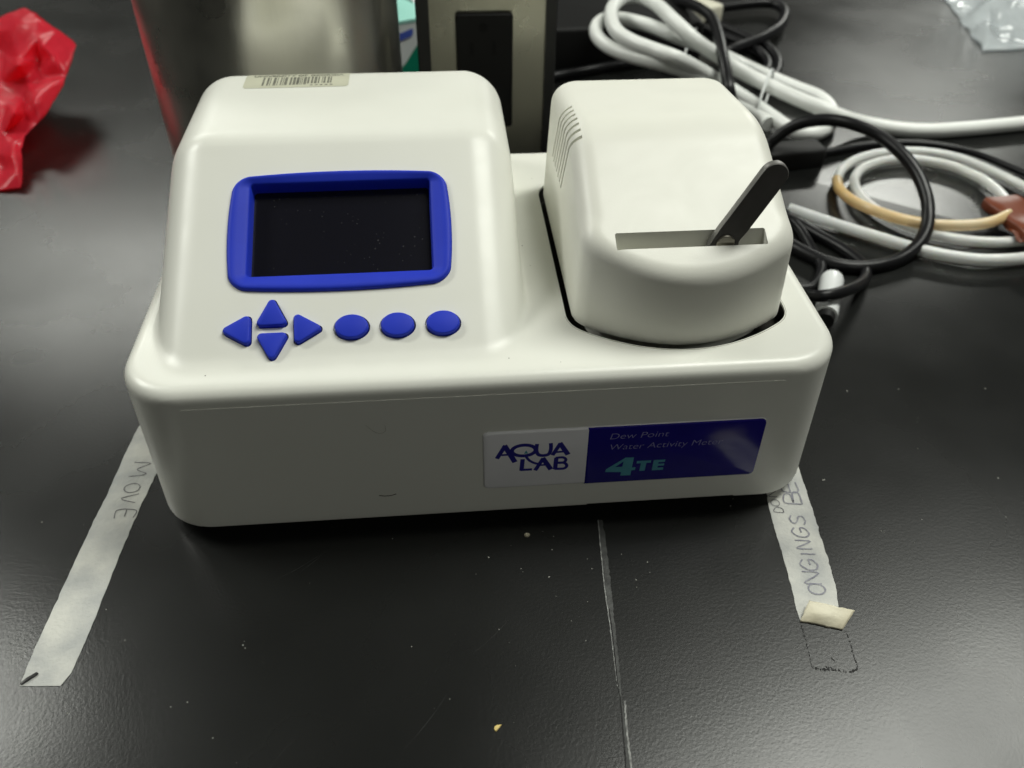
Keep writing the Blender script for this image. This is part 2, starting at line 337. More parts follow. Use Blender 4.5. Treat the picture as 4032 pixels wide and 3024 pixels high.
# ================================================================== THE METER
W2 = 133.5; DP = 182.5; H = 75.76; ZB = 6.0; RC = 23.1; SH = 5.25
DX0, DX1, DY0, DAF, DYB, DZB, DYK, DR = -125.87, 16.34, 14.07, math.radians(28.49), 101.88, 123.43, 180.4, 18.4
meter = empty('water_activity_meter', (0, 90, 0))
tag(meter, 'ivory benchtop laboratory meter with blue framed display and lidded sample chamber', 'lab meter')
def f_base(x, y, z):
    t = 1.0*(1-np.clip((z-ZB)/(H-SH-ZB), 0, 1))
    qx = np.abs(x)-(W2-RC)-t; qy = np.abs(y-DP/2)-(DP/2-RC)-t
    dp = np.minimum(np.maximum(qx, qy), 0)+np.sqrt(np.maximum(qx,0)**2+np.maximum(qy,0)**2)-RC
    b = rnd([dp, z-H], SH)
    b = rnd([b, ZB-z], 1.2)
    sa, ca = math.sin(DAF), math.cos(DAF)
    fr = -(y-DY0)*sa+(z-H)*ca
    tp = z-DZB-(y-DYB)*.0112
    top = smax(fr, tp, 2.4)
    dr = .012*(z-H)
    dm = rnd([top, DX0+dr-x, x-DX1+dr, y-DYK], DR)
    return smin(b, np.maximum(dm, H-3.2-z), 2.4)
body = sdf_obj('body', f_base, (-137,-3,3.2), (137,184,131), 1.3, M_SHELL, meter)

# lid
LX0, LX1, LYS, LYF, LZF, LAF, LYB, LAT, LYK, LR = 33.78, 116.44, 32.2, 15.2, 104.98, math.radians(25.3), 79.5, math.radians(-5.95), 145.5, 11.8
LZB = LZF+(LYB-LYF)*math.tan(LAF); LT = 8.3; LP = 11.5; LXC = (LX0+LX1)/2; LHW = (LX1-LX0)/2
def lid_plan(x, y, z, off=0.):
    s = (x-LXC)/LHW; dr = .04*(z-H); slope = 2*(LYS-LYF)*s/LHW
    fr = (LYF+(LYS-LYF)*s*s-y+dr*.5)/np.sqrt(1+slope*slope)-off*(1.3 if off > 0 else 1)
    sd_ = np.maximum(LX0-x, x-LX1)+dr-off; rp = LP+max(off, 0)*1.2
    c_ = np.abs(slope)/np.sqrt(1+slope*slope); A = fr+rp; B = sd_+rp       # oblique front corners
    ex = np.sqrt(np.maximum(A*A+B*B-2*c_*A*B, 0)/(1-c_*c_)); fs = np.where((A > c_*B) & (B > c_*A), ex, np.maximum(A, B))-rp
    return rnd([fs, y-LYK+dr-off], LR+off), fr
def f_lid(x, y, z):
    pl, fr = lid_plan(x, y, z); dr = .04*(z-H)
    w = np.maximum(fr+LR, 0)**2; w = w/(w+np.maximum(LX0-x+dr+LR, 0)**2+np.maximum(x-LX1+dr+LR, 0)**2+np.maximum(y-LYK+dr+LR, 0)**2+1e-3)
    a = (z-LZF-(y-LYF)*math.tan(LAF))*math.cos(LAF); b = (z-LZB-(y-LYB)*math.tan(LAT))*math.cos(LAT)
    top = smax(a, b, 6.0)
    c = .42*w
    A = pl+LT; B = top+LT
    ex = np.sqrt(np.maximum(A*A+B*B-2*c*A*B, 0)/(1-c*c)); cor = (A > c*B) & (B > c*A)
    d = np.where(cor, ex, np.maximum(A, B))-LT
    return np.maximum(d, H-.6-z)
lid = sdf_obj('chamber_lid', f_lid, (30,8,H-4), (119,146,146), 1.0, M_LID, meter)
# lid outline as polygon (for pocket)
def lid_outline(off, z=H, n=160):
    out = []
    cx, cy = LXC, 80.
    for k in range(n):
        a = 2*math.pi*k/n; lo, hi = 0., 120.
        for _ in range(40):
            m_ = (lo+hi)/2
            v = lid_plan(np.array(cx+m_*math.cos(a)), np.array(cy+m_*math.sin(a)), np.array(z), off)[0]
            if v < 0: lo = m_
            else: hi = m_
        out.append((cx+lo*math.cos(a), cy+lo*math.sin(a)))
    return out
def prism(poly, z0, z1, name='cutter'):
    V, Fc = loft([[(x,y,z0) for x,y in poly],[(x,y,z1) for x,y in poly]]); return mesh(name, V, Fc)
pocket = prism(lid_outline(2.3), H-9, H+40)
# display plane frame
PO = np.array([0, DY0, H]); PT = np.array([0, math.cos(DAF), math.sin(DAF)]); PN = np.array([0, -math.sin(DAF), math.cos(DAF)])
def pp(x, s, h=0.): return PO+np.array([x,0,0])+PT*s+PN*h
BX, BS = -54.2, 55.3
def bez_out(d=0.):                        # bowed rounded rectangle
    hx, hs, r = 41.3-d, 24.6-d, max(6.5-d, 1.); out = []
    for x, s in rrect(-hx, hx, -hs, hs, r, 8):
        pass
    base = []
    def edge(a, b, n): return [(a[0]+(b[0]-a[0])*k/n, a[1]+(b[1]-a[1])*k/n) for k in range(n)]
    rr_ = rrect(-hx, hx, -hs, hs, r, 8)
    for c in range(4):
        arc = rr_[c*9:(c+1)*9]; nxt = rr_[((c+1)*9) % 36]
        base += arc[:-1]+edge(arc[-1], nxt, 10)
    for x, s in base:
        kx = 1-(s/hs)**2*.95; ks = 1-(x/hx)**2*.95
        out.append((BX+x+1.9*(x/hx)*max(kx,0), BS+s+2.1*(s/hs)*max(ks,0)))
    return out
def bez_in(d=0.):
    x0, x1, s0, s1, r = -89.2+d, -19.1-d, 36.4+d, 77.1-d, 1.6
    rr_ = rrect(x0, x1, s0, s1, r, 8); base = []
    for c in range(4):
        arc = rr_[c*9:(c+1)*9]; nxt = rr_[((c+1)*9) % 36]; b0 = arc[-1]
        base += arc[:-1]+[(b0[0]+(nxt[0]-b0[0])*k/10, b0[1]+(nxt[1]-b0[1])*k/10) for k in range(10)]
    return base
po = bez_out(.25)
V, Fc = loft([[pp(x,s,-8.5) for x,s in po],[pp(x,s,12) for x,s in po]]); c_disp = mesh('cutter', V, Fc)
V, Fc = loft([[(x,y,ZB-3) for x,y in ((38.6,-5),(100.4,-5),(100.4,30),(38.6,30))],[(x,y,ZB+1.1) for x,y in ((38.6,-5),(100.4,-5),(100.4,30),(38.6,30))]]); c_notch = mesh('cutter', V, Fc)
# gasket: dark strip lining the pocket
o1, o2 = lid_outline(2.2), lid_outline(-6)
V = [(x,y,H-8.6) for x,y in o1]+[(x,y,H-8.6) for x,y in o2]; n_ = len(o1)
Fc = [(k,(k+1) % n_,n_+(k+1) % n_,n_+k) for k in range(n_)]
V += [(x,y,H-1.0) for x,y in lid_outline(2.26)]; Fc += [(k,2*n_+k,2*n_+(k+1) % n_,(k+1) % n_) for k in range(n_)]
mesh('gasket', V, Fc, M_GASKET, meter)
# fine parting line round the pocket, a thin darker strip on the deck
o1, o2 = lid_outline(2.62), lid_outline(2.78)
V = [(x,y,H+.03) for x,y in o1]+[(x,y,H+.03) for x,y in o2]
mesh('parting_line', V, [(k,n_+k,n_+(k+1) % n_,(k+1) % n_) for k in range(n_) if 100 <= k <= 158], mat('dark_seam_line', (.16,.15,.11), .8, var=(200,(.3,.29,.24))), meter)
# lever slot and cooling slits in the lid
ta = math.tan(LAF)
c_slot = prism([(46.9,27.2),(102.3,27.2),(102.3,33.5),(46.9,33.5)], 96, 125)
bv = c_slot.modifiers.new('b', 'BEVEL'); bv.width = .0007; bv.segments = 2
bpy.context.view_layer.update(); me_ = bpy.data.meshes.new_from_object(c_slot.evaluated_get(bpy.context.evaluated_depsgraph_get())); c_slot.modifiers.clear(); c_slot.data = me_
cut = [c_slot]
c_cav = prism([(47.2,31.5)]+[(x_, LYF+(LYS-LYF)*((x_-LXC)/LHW)**2+8) for x_ in np.linspace(52,98,11)]+[(102.0,31.5),(102.0,33.2),(47.2,33.2)], 90, 105.2)
for k in range(7):
    y0 = 88.6+k*4.7; w = 1.8
    prof = [(28,103.2),(42.5,103.2),(43.5,113),(43.5,120),(42.0,124.5),(40.2,127),(40.2,150),(28,150)]
    L_ = []
    for side in (-w/2, w/2): L_.append([(x, y0-(z-103.3)*.47+side, z) for x, z in prof])
    V, Fc = loft(L_); cut.append(mesh('cutter', V, Fc))
for c in cut[1:]:
    bm = bmesh.new(); bm.from_mesh(c.data); bmesh.ops.recalc_face_normals(bm, faces=bm.faces); bm.to_mesh(c.data); bm.free()
boolean(lid, cut+[c_cav])
lid.data.shade_smooth(); lid.data.set_sharp_from_angle(angle=math.radians(32))
# display bezel
def lerp2(A, B, t): return [(a[0]+(b[0]-a[0])*t, a[1]+(b[1]-a[1])*t) for a, b in zip(A, B)]
A, B = bez_out(.35), bez_in(0); L_ = []
for t, h in ((0,-3),(0,.1),(.02,.9),(.08,1.45),(.18,1.7),(.32,1.65),(.5,1.25),(.72,.75),(.88,.4),(.97,.1)): L_.append([pp(x,s,h) for x,s in lerp2(A,B,t)])
for d, h in ((0,-.35),(.35,-2.5),(.6,-6.2)): L_.append([pp(x,s,h) for x,s in bez_in(d)])
V, Fc = loft(L_, False, False); bez = mesh('display_bezel', V, Fc, M_BLUE, meter, 50)
V, Fc = loft([[pp(x,s,-6.3) for x,s in bez_in(-1)],[pp(x,s,-5.2) for x,s in bez_in(-1)]]); mesh('screen', V, Fc, M_SCREEN, bez, 30)
# buttons
def round_poly(pts, r, n=5):
    out = []; N = len(pts)
    for i in range(N):
        p = np.array(pts[i]); a = np.array(pts[i-1])-p; b = np.array(pts[(i+1) % N])-p; la, lb = np.linalg.norm(a), np.linalg.norm(b); a, b = a/la, b/lb
        ang = math.acos(np.clip(a@b,-1,1)); t = r/math.tan(ang/2); s, e = p+a*t, p+b*t; c = p+(a+b)/np.linalg.norm(a+b)*r/math.sin(ang/2)
        a0 = math.atan2(*(s-c)[::-1]); a1 = math.atan2(*(e-c)[::-1]); da = (a1-a0+math.pi) % (2*math.pi)-math.pi
        for k in range(n+1): q = a0+da*k/n; out.append((c[0]+r*math.cos(q), c[1]+r*math.sin(q)))
    return out
KEYHOLES = []
def button(poly, label=None):
    poly = [(-16.35+(x+16.44)*1.018, s_*1.0144-.3) for x, s_ in poly]
    c = np.mean(poly, axis=0); L_ = []
    R_ = max(np.linalg.norm(np.array(q)-c) for q in poly)
    for d, h in ((0,-2.55),(0,1.1),(.12,1.55),(.4,1.85),(.9,2.0)):
        k = 1-d/R_; L_.append([pp(c[0]+(x-c[0])*k, c[1]+(s-c[1])*k, h) for x, s in poly])
    k = 1+.62/R_; hole_ = [(c[0]+(x-c[0])*k, c[1]+(s_-c[1])*k) for x, s_ in poly]
    V, Fc = loft([[pp(x,s_,-2.6) for x,s_ in hole_],[pp(x,s_,8) for x,s_ in hole_]]); kc = mesh('cutter', V, Fc)
    bm = bmesh.new(); bm.from_mesh(kc.data); bmesh.ops.recalc_face_normals(bm, faces=bm.faces); bm.to_mesh(kc.data); bm.free(); KEYHOLES.append(kc)
    V, Fc = loft(L_); b = mesh('button', V, Fc, M_BLUE, meter, 40)
    if label: b['label'] = label
    return b
CX, CS = -77.95, 13.9
up = [(-78.1,27.6),(-84.2,15.2),(-71.9,15.2)]
button(round_poly(up, 1.5), 'blue up arrow button')
button(round_poly([(-84.0,12.4),(-77.6,.6),(-71.6,12.4)], 1.5), 'blue down arrow button')
button(round_poly([(-96.6,14.1),(-85.6,20.6),(-85.4,7.2)], 1.5), 'blue left arrow button')
button(round_poly([(-70.4,20.6),(-69.8,7.0),(-59.2,13.6)], 1.5), 'blue right arrow button')
for x in (-49.55,-32.98,-16.44):
    button([(x+6.05*math.cos(a), 13.65+4.75*math.sin(a)) for a in np.linspace(0, 2*math.pi, 40, endpoint=False)], 'blue oval button')
boolean(body, [pocket, c_disp, c_notch]+KEYHOLES)
body.data.shade_smooth(); body.data.set_sharp_from_angle(angle=math.radians(32))
# lever plate in the lid slot
def lever():
    T0 = np.array([86.5,110.6]); T1 = np.array([99.7,136.4]); d = (T1-T0)/np.linalg.norm(T1-T0); n = np.array([-d[1], d[0]]); r = 4.9
    a1 = math.atan2(-n[1], -n[0]); out = []
    for k in range(15): a = a1+math.pi*k/14; out.append(T1+r*np.array([math.cos(a), math.sin(a)]))
    out.append(T0+n*r+d*9); out += [T0+n*r*1.02+d*3.5, T0+np.array([-5.6,-1.]), T0+np.array([-5.7,-9.]), T0+np.array([5.4,-9.]), T0+np.array([5.2,0.]), T0-n*r*.92+d*3.6, T0-n*r+d*7]
    return out
pl = lever(); L_ = []
for d, y in ((.35,28.85),(.0,29.2),(0,31.4),(.35,31.75)):
    c = np.mean(pl, axis=0); L_.append([(q[0]-(q-c)[0]/np.linalg.norm(q-c)*d, y, q[1]-(q-c)[1]/np.linalg.norm(q-c)*d) for q in pl])
V, Fc = loft(L_); lev = mesh('lever', V, Fc, M_LEVER, meter, 30)
lev.data.materials.append(mat('bare_cut_edge', (.23,.225,.215), .42, metal=.4, bump=(1200,.0002,.2), var=(200,(.18,.175,.165))))
bm = bmesh.new(); bm.from_mesh(lev.data); bmesh.ops.recalc_face_normals(bm, faces=bm.faces)
for f_ in bm.faces: f_.material_index = 1 if abs(f_.normal.y) < .8 else 0
bm.to_mesh(lev.data); bm.free()
L_ = []
for r, y in ((3.3,30),(3.3,28.35),(3.0,28.05)): L_.append([(86.8+r*math.cos(a), y, 110.8+r*math.sin(a)) for a in np.linspace(0,2*math.pi,28,endpoint=False)])
V, Fc = loft(L_); mesh('pivot_pin', V, Fc, M_PIN, lev, 40)
# front panel overlay
def fplane(name, poly, y0, y1, m, parent, e=.0):
    L_ = [[(x,y0,z) for x,z in poly]]
    if e:
        c = np.mean(poly, axis=0)
        for t in (0,.35,.7,1.):
            d = e*(1-math.cos(t*math.pi/2)); y = y0+(y1-y0)*(0.25+.75*math.sin(t*math.pi/2))
            x0, x1 = min(q[0] for q in poly), max(q[0] for q in poly); z0, z1 = min(q[1] for q in poly), max(q[1] for q in poly)
            L_.append([(c[0]+(x-c[0])*(1-2*d/(x1-x0)), y, c[1]+(z-c[1])*(1-2*d/(z1-z0))) for x, z in poly])
    else: L_.append([(x,y1,z) for x,z in poly])
    V, Fc = loft(L_); o = mesh(name, V, Fc, m, parent, 30)
    bm = bmesh.new(); bm.from_mesh(o.data); bmesh.ops.recalc_face_normals(bm, faces=bm.faces); bm.to_mesh(o.data); bm.free(); return o
fplane('front_panel', rrect(-110.5, 109.5, 13.5, 68.79, 1.2), .6, -1.05, M_SHELL, meter)
YF = -1.05
plate = fplane('nameplate', rrect(-3.7, 105.6, 20.55, 50.65, 2.0), YF+.4, YF-1.0, M_LABELW, meter, .9)
YL = YF-1.0
bl = [(36.3,20.55),(103.6,20.55),(104.6,20.9),(105.3,21.7),(105.45,22.6),(105.45,48.6),(105.2,49.6),(104.5,50.3),(103.5,50.6),(36.3,50.6)]
fplane('blue_field', bl, YL+.5, YL-.25, M_LABELB, plate, .7)
# logo strokes
def strokes(name, segs, y, m, parent):
    V = []; Fc = []
    for i, (pts, w) in enumerate(segs):
        P = np.array([(x, z, 0) for x, z in pts]); v, f = ribbon(P, w, 0, 0); b = len(V)
        V += [(q[0], y-.004*i, q[1]) for q in v]; Fc += [tuple(k+b for k in q) for q in f]
    return mesh(name, V, Fc, m, parent)
LB = lambda a, b: tuple(ony(1850+a/2.4578, 1600+b/2.4578, YL)[[0,2]])
def cv(pts, n=8): return [tuple(q[:2]) for q in catmull([np.array((*LB(*p), 0)) for p in pts], n)]
lg = [(cv([(262,512),(345,385)],1), 1.7), (cv([(335,385),(438,545)],1), 2.1), (cv([(305,478),(410,470)],1), 1.0),
      ([tuple(np.array(LB(523,433))+np.array([q[0], q[1]])) for q in [(4.55*math.cos(a), 2.85*math.sin(a)) for a in np.linspace(0,2*math.pi,41)]], 1.6),
      (cv([(545,492),(580,530),(640,556),(690,556)]), 1.1),
      (cv([(652,370),(645,430),(665,472),(715,480),(765,465),(785,420),(785,362)]), 1.5),
      (cv([(800,478),(880,362)],1), 1.6), (cv([(872,360),(952,472)],1), 2.0), (cv([(838,448),(925,440)],1), 1.0),
      (cv([(512,515),(500,625)],1), 1.7), (cv([(490,618),(602,612)],1), 1.2),
      (cv([(632,622),(712,505)],1), 1.6), (cv([(705,503),(785,612)],1), 2.0), (cv([(680,572),(760,565)],1), .9),
      (cv([(838,500),(825,610)],1), 1.7), (cv([(830,503),(900,497),(930,518),(905,545),(835,550)]), 1.2), (cv([(835,550),(910,548),(938,575),(910,602),(820,606)]), 1.25)]
strokes('logo_lettering', lg, YL-.03, M_INK, plate)
q = [LB(546,430), LB(525,462), LB(565,460)]; mesh('logo_drop', [(x, YL-.12, z) for x, z in q], [(0,1,2)], M_TEAL, plate)
f4 = [[(1508,495),(1588,492),(1568,588),(1602,585),(1596,612),(1562,614),(1552,662),(1455,665),(1466,632),(1308,632),(1318,606)],]
def poly_print(name, polys, y, m, parent, hole=None):
    V = []; Fc = []
    for P in polys:
        b = len(V); V += [(x, y, z) for x, z in P]; Fc.append(tuple(range(b, b+len(P))))
    return mesh(name, V, Fc, m, parent)
four = [[LB(*p) for p in P] for P in ([(1508,495),(1545,494),(1395,592),(1318,606)],[(1318,606),(1395,585),(1480,582),(1473,632),(1308,632)],[(1500,497),(1588,492),(1552,662),(1455,665),(1484,545)],[(1560,590),(1602,585),(1596,612),(1555,616)],
        [(1618,527),(1755,520),(1750,542),(1612,550)],[(1660,530),(1712,528),(1690,618),(1638,620)],
        [(1780,518),(1830,515),(1808,612),(1758,615)],[(1780,518),(1892,512),(1886,534),(1778,540)],[(1775,555),(1882,549),(1878,568),(1770,574)],[(1765,592),(1872,586),(1866,609),(1758,615)])]
YB = YL-.31
V = []; Fc = []
for i, P in enumerate(four):
    b = len(V); V += [(x, YB-.004*i, z) for x, z in P]; Fc.append(tuple(range(b, b+len(P))))
mesh('model_lettering', V, Fc, M_TEAL, plate)
def text(name, s, size, x, z, y, m, parent, xs=1., shear=.2, off=0.):
    cu = bpy.data.curves.new(name, 'FONT'); cu.body = s; cu.size = size*MM; cu.shear = shear; cu.offset = off*MM; cu.fill_mode = 'FRONT'
    t = bpy.data.objects.new('t', cu); COL.objects.link(t); bpy.context.view_layer.update()
    me = bpy.data.meshes.new_from_object(t.evaluated_get(bpy.context.evaluated_depsgraph_get())); bpy.data.objects.remove(t); bpy.data.curves.remove(cu)
    n = len(me.vertices); co = np.zeros(n*3); me.vertices.foreach_get('co', co); co = co.reshape(-1,3)/MM
    out = np.stack([x+co[:,0]*xs, np.full(n, y), z+co[:,1]], 1)*MM; me.vertices.foreach_set('co', out.ravel()); me.update(); me.materials.clear()
    return link(name, me, m, parent), co
x0, z0 = LB(1345,322); x1, _ = LB(1925,300)
o_, co = text('printed_lettering', 'Dew Point', 4.3, x0, z0, YB, M_THININK, plate, shear=.18, off=-.06)
w_ = co[:,0].max(); k_ = (x1-x0)/w_
o_.data.transform(Matrix.Translation((x0*MM,0,0)) @ Matrix.Diagonal((k_,1,1,1)) @ Matrix.Translation((-x0*MM,0,0)))
x0, z0 = LB(1340,424); x1 = ony(1800+1545/1.4747, 1500+360/1.4747, YB)[0]
o_, co = text('printed_lettering', 'Water Activity Meter', 4.3, x0, z0, YB, M_THININK, plate, shear=.18, off=-.06)
k_ = (x1-x0)/co[:,0].max(); o_.data.transform(Matrix.Translation((x0*MM,0,0)) @ Matrix.Diagonal((k_,1,1,1)) @ Matrix.Translation((-x0*MM,0,0)))
def follow_wall(o):
    for v in o.data.vertices:
        z = v.co.z/MM; v.co.y += (1.05-.25-1.0*(1-min(max((z-ZB)/(H-SH-ZB),0),1)))*MM
# asset sticker wrapped over the top rear edge of the housing
def topz(x, y):
    lo, hi = H, 135.
    for _ in range(40):
        m_ = (lo+hi)/2
        if f_base(np.array(float(x)), np.array(float(y)), np.array(m_)) < 0: lo = m_
        else: hi = m_
    return lo
NX, NY = 12, 14
def patch(name, x0, x1, y0, y1, h, m, parent, nx=NX, ny=NY, skew=0., cr=0):
    V = []; Fc = []
    for j in range(ny+1):
        for i in range(nx+1):
            y = y0+(y1-y0)*j/ny; x = x0+(x1-x0)*i/nx+skew*(y-150)
            if cr and j == 0: x = min(max(x, x0+cr), x1-cr)
            V.append((x, y, topz(x,y)+h))
    for j in range(ny):
        for i in range(nx): a = j*(nx+1)+i; Fc.append((a, a+1, a+nx+2, a+nx+1))
    return mesh(name, V, Fc, m, parent, 180)
stk = patch('asset_sticker', -100.5, -53.9, 150.6, 173.5, .12, M_STICKER, meter, cr=1.0)
rng = random.Random(11); x = -92.5; V = []; Fc = []
def surf_quad(V, Fc, x0, x1, y0, y1, h, n=5, skew=0):
    b = len(V)
    for j in range(n+1):
        y = y0+(y1-y0)*j/n
        for xx in (x0, x1): V.append((xx+skew*(y-y0), y, topz(xx,y)+h))
    for j in range(n): Fc.append((b+2*j, b+2*j+1, b+2*j+3, b+2*j+2))
while x < -61:
    w = rng.choice((.35,.35,.6,.9,1.2)); ya = 153.0+.9*(x+91)/31+(.0 if x < -74 else .9); surf_quad(V, Fc, x, x+w, ya, 162, .2); x += w+rng.choice((.4,.5,.8,1.1))
mesh('barcode', V, Fc, M_PRINT, stk)
V = []; Fc = []
for k in range(5):
    surf_quad(V, Fc, -71+k*2.2, -69.8+k*2.2, 152.3, 153.2, .2, 1)
mesh('serial_digits', V, Fc, M_PRINT, stk)
cu = bpy.data.curves.new('t', 'FONT'); cu.body = 'UNIVERSITY OF GEORGIA'; cu.size = 3.2*MM; cu.offset = .10*MM; cu.fill_mode = 'FRONT'; cu.resolution_u = 3
t = bpy.data.objects.new('t', cu); COL.objects.link(t); bpy.context.view_layer.update()
me = bpy.data.meshes.new_from_object(t.evaluated_get(bpy.context.evaluated_depsgraph_get())); bpy.data.objects.remove(t)
co = np.zeros(len(me.vertices)*3); me.vertices.foreach_get('co', co); co = co.reshape(-1,3)/MM; kx = 40.5/co[:,0].max()
out = np.array([(-97.+c[0]*kx, 163.0+c[1], topz(-97.+c[0]*kx, 163.0+c[1])+.22) for c in co])*MM; me.vertices.foreach_set('co', out.ravel()); me.update(); me.materials.clear()
link('owner_lettering', me, M_PRINT, stk)
# rubber feet
for x in (-105, 105):
    for y in (26, 155):
        L_ = [[(x+r*math.cos(a), y+r*math.sin(a), z) for a in np.linspace(0,2*math.pi,28,endpoint=False)] for r, z in ((8.2,0),(8.6,.5),(8.6,5),(8.6,ZB+.4))]
        V, Fc = loft(L_); mesh('foot', V, Fc, M_GASKET, meter, 40)
# dark specks and a hair on the shell
V = []; Fc = []; rng = random.Random(3)
for u, v, r in ((2004,1410,.28),(2208,1425,.2),(1825,1412,.14),(809,1479,.33),(2056,967,.3),(2088,1045,.2),(2095,702,.25),(1700,1405,.12)):
    speck(V, Fc, onz(u, v, H+.02), r, rng, .4)
mesh('dirt_specks', V, Fc, M_SPECK, meter)['kind'] = 'stuff'
k2 = lambda u, v: ony(u, v, -1.12)
tube('pen_mark', [k2(1493,1951),(k2(1510,1954)+k2(1520,1952))/2,k2(1540,1951),k2(1560,1945)], .16, M_SPECK, meter)
tube('hair', [k2(1440,1680),k2(1475,1705),k2(1500,1710),k2(1518,1700),k2(1515,1680)], .045, mat('fine_hair', (.40,.38,.31), .6, var=(200,(.2,.18,.14))), meter)

for o_ in [c for c in meter.children if c.name.split('.')[0] in ('front_panel','nameplate','pen_mark','hair')]:
    for q_ in [o_]+list(o_.children): follow_wall(q_)

# ================================================================== TAPES
def tape(name, left, right, label, zt=.18, extra=6):
    left = catmull(left, extra); right = catmull(right, extra); n = 70
    def rs(P):
        s = np.r_[0, np.cumsum(np.linalg.norm(np.diff(P,axis=0),axis=1))]; t = np.linspace(0,s[-1],n); return np.stack([np.interp(t,s,P[:,k]) for k in range(3)],1)
    A, B = rs(left), rs(right); V = []; Fc = []; c = 6; rg = random.Random(len(label))
    for i in range(n):
        A[i,0] += rg.gauss(0,.10); B[i,0] += rg.gauss(0,.13)
        for k in range(c+1):
            p = A[i]+(B[i]-A[i])*k/c; wob = .07*mnoise.noise(Vector((p[0]*.15,p[1]*.15,0)))+.04*mnoise.noise(Vector((p[0]*.5,p[1]*.5,4)))
            V.append((p[0],p[1],zt+.05+wob))
    m0 = len(V); V += [(v[0],v[1],.02) for v in V]
    for i in range(n-1):
        for k in range(c):
            a = i*(c+1)+k; Fc.append((a,a+1,a+c+2,a+c+1))
        a = i*(c+1); Fc.append((a,a+c+1,m0+a+c+1,m0+a)); a += c; Fc.append((a,m0+a,m0+a+c+1,a+c+1))
    for k in range(c): Fc.append((k,m0+k,m0+k+1,k+1)); a = (n-1)*(c+1)+k; Fc.append((a,a+1,m0+a+1,m0+a))
    o = mesh(name, V, Fc, M_TAPE, None, 40)
    bm = bmesh.new(); bm.from_mesh(o.data); bmesh.ops.recalc_face_normals(bm, faces=bm.faces); bm.to_mesh(o.data); bm.free()
    tag(o, label, 'tape'); return o
g7 = lambda a, b, z=0.: onz(a/1.382, 1600+b/1.382, z)
tl = [g7(*q) for q in ((108,1525),(160,1390),(225,1245),(290,1105),(400,862),(500,650),(560,530),(620,400),(700,222),(762,105))]
trr = [g7(*q) for q in ((335,1522),(382,1460),(430,1360),(470,1270),(550,1072),(605,935),(640,842),(700,702),(760,560),(812,450),(856,360))]
tl += [np.array([-152.,95,0]), np.array([-150,112.,0])]; trr += [np.array([-137.,80.,0]), np.array([-134.5,110.,0])]
tape_l = tape('masking_tape', tl, trr, 'long strip of masking tape with MOVE written on it, beside the meter')
STR = {'M': [[(0,0),(.1,1),(.5,.35),(.85,1),(1,0)]], 'O': [[(.5+.5*math.cos(a),.5+.5*math.sin(a)) for a in np.linspace(1.4,7.7,16)]], 'V': [[(0,1),(.5,0),(1,1)]],
       'E': [[(.9,1),(.05,1),(0,0),(.95,0)],[(0,.5),(.75,.5)]], 'N': [[(0,0),(.05,1),(.9,0),(1,1)]], 'G': [[(.95,.8),(.5,1),(.05,.6),(.1,.15),(.5,0),(.9,.2),(.95,.45),(.5,.42)]],
       'I': [[(.5,0),(.5,1)]], 'S': [[(.95,.85),(.5,1),(.1,.8),(.3,.55),(.8,.4),(.85,.12),(.4,0),(0,.12)]], 'B': [[(0,0),(.05,1),(.7,.95),(.75,.6),(.1,.5),(.9,.42),(.9,.08),(0,0)]],
       'D': [[(0,0),(.05,1),(.6,.9),(.9,.5),(.6,.05),(0,0)]]}
def write(name, items, m, parent, w, zz=.38):
    V = []; Fc = []
    for i, (ch, c, rd, upv, wd, ht) in enumerate(items):
        c = np.array(c); rd = np.array(rd)/np.linalg.norm(rd); upv = np.array(upv)/np.linalg.norm(upv)
        for s in STR[ch]:
            P = catmull([np.array([*(c[:2]+rd[:2]*(x-.5)*wd+upv[:2]*(y-.5)*ht), 0]) for x, y in s], 5)
            v, f = ribbon(P, w, zz+.003*i, .3, i); b = len(V); V += v; Fc += [tuple(k+b for k in q) for q in f]
    return mesh(name, V, Fc, m, parent)
rd = g7(650,600)-g7(760,330); upv = np.array([-rd[1], rd[0], 0]); upv = upv if upv[0] > 0 else -upv
write('handwriting', [('M', g7(762,345), rd, upv, 8.5, 7.2), ('O', g7(720,447), rd, upv, 5.2, 6.6), ('V', g7(704,504), rd, upv, 5.0, 6.6), ('E', g7(682,590), rd, upv, 4.8, 7.6)], M_PENCIL, tape_l, .42)
tl = [g8(*q) for q in ((748,1072),(720,985),(700,890),(650,710),(620,600),(600,540),(560,400),(535,290),(524,225))]+[np.array([117.2,25.,0]), np.array([120.5,60.,0])]
trr = [g8(*q) for q in ((1000,1000),(992,940),(985,880),(945,730),(900,572),(870,490),(860,448),(790,230),(735,62))]+[np.array([139.5,40.,0]), np.array([141.,60.,0])]
tape_r = tape('masking_tape', tl, trr, 'short strip of masking tape with its end folded over, beside the meter')
rd = g8(690,265)-g8(855,865); upv = np.array([-rd[1], rd[0], 0]); upv = upv if upv[0] < 0 else -upv
write('handwriting', [('O', g8(855,865), rd, upv, 4.8, 6.4), ('N', g8(822,790), rd, upv, 5.6, 6.4), ('G', g8(803,706), rd, upv, 5.4, 6.8), ('I', g8(799,636), rd, upv, 2.5, 5.8), ('N', g8(768,574), rd, upv, 4.2, 6.2),
      ('G', g8(747,494), rd, upv, 5.2, 6.8), ('S', g8(728,412), rd, upv, 5.0, 6.2), ('B', g8(695,268), rd, upv, 6.8, 7.2), ('E', g8(672,195), rd, upv, 6, 6.4)], M_GREYPEN, tape_r, .62)
write('small_handwriting', [('D', g8(605,345), rd, upv, 3.2, 3.9), ('O', g8(583,302), rd, upv, 3.6, 3.6), ('N', g8(562,240), rd, upv, 3.6, 3.6)], M_PENCIL, tape_r, .38)
NS, NT = 18, 14; V = []; Fc = []
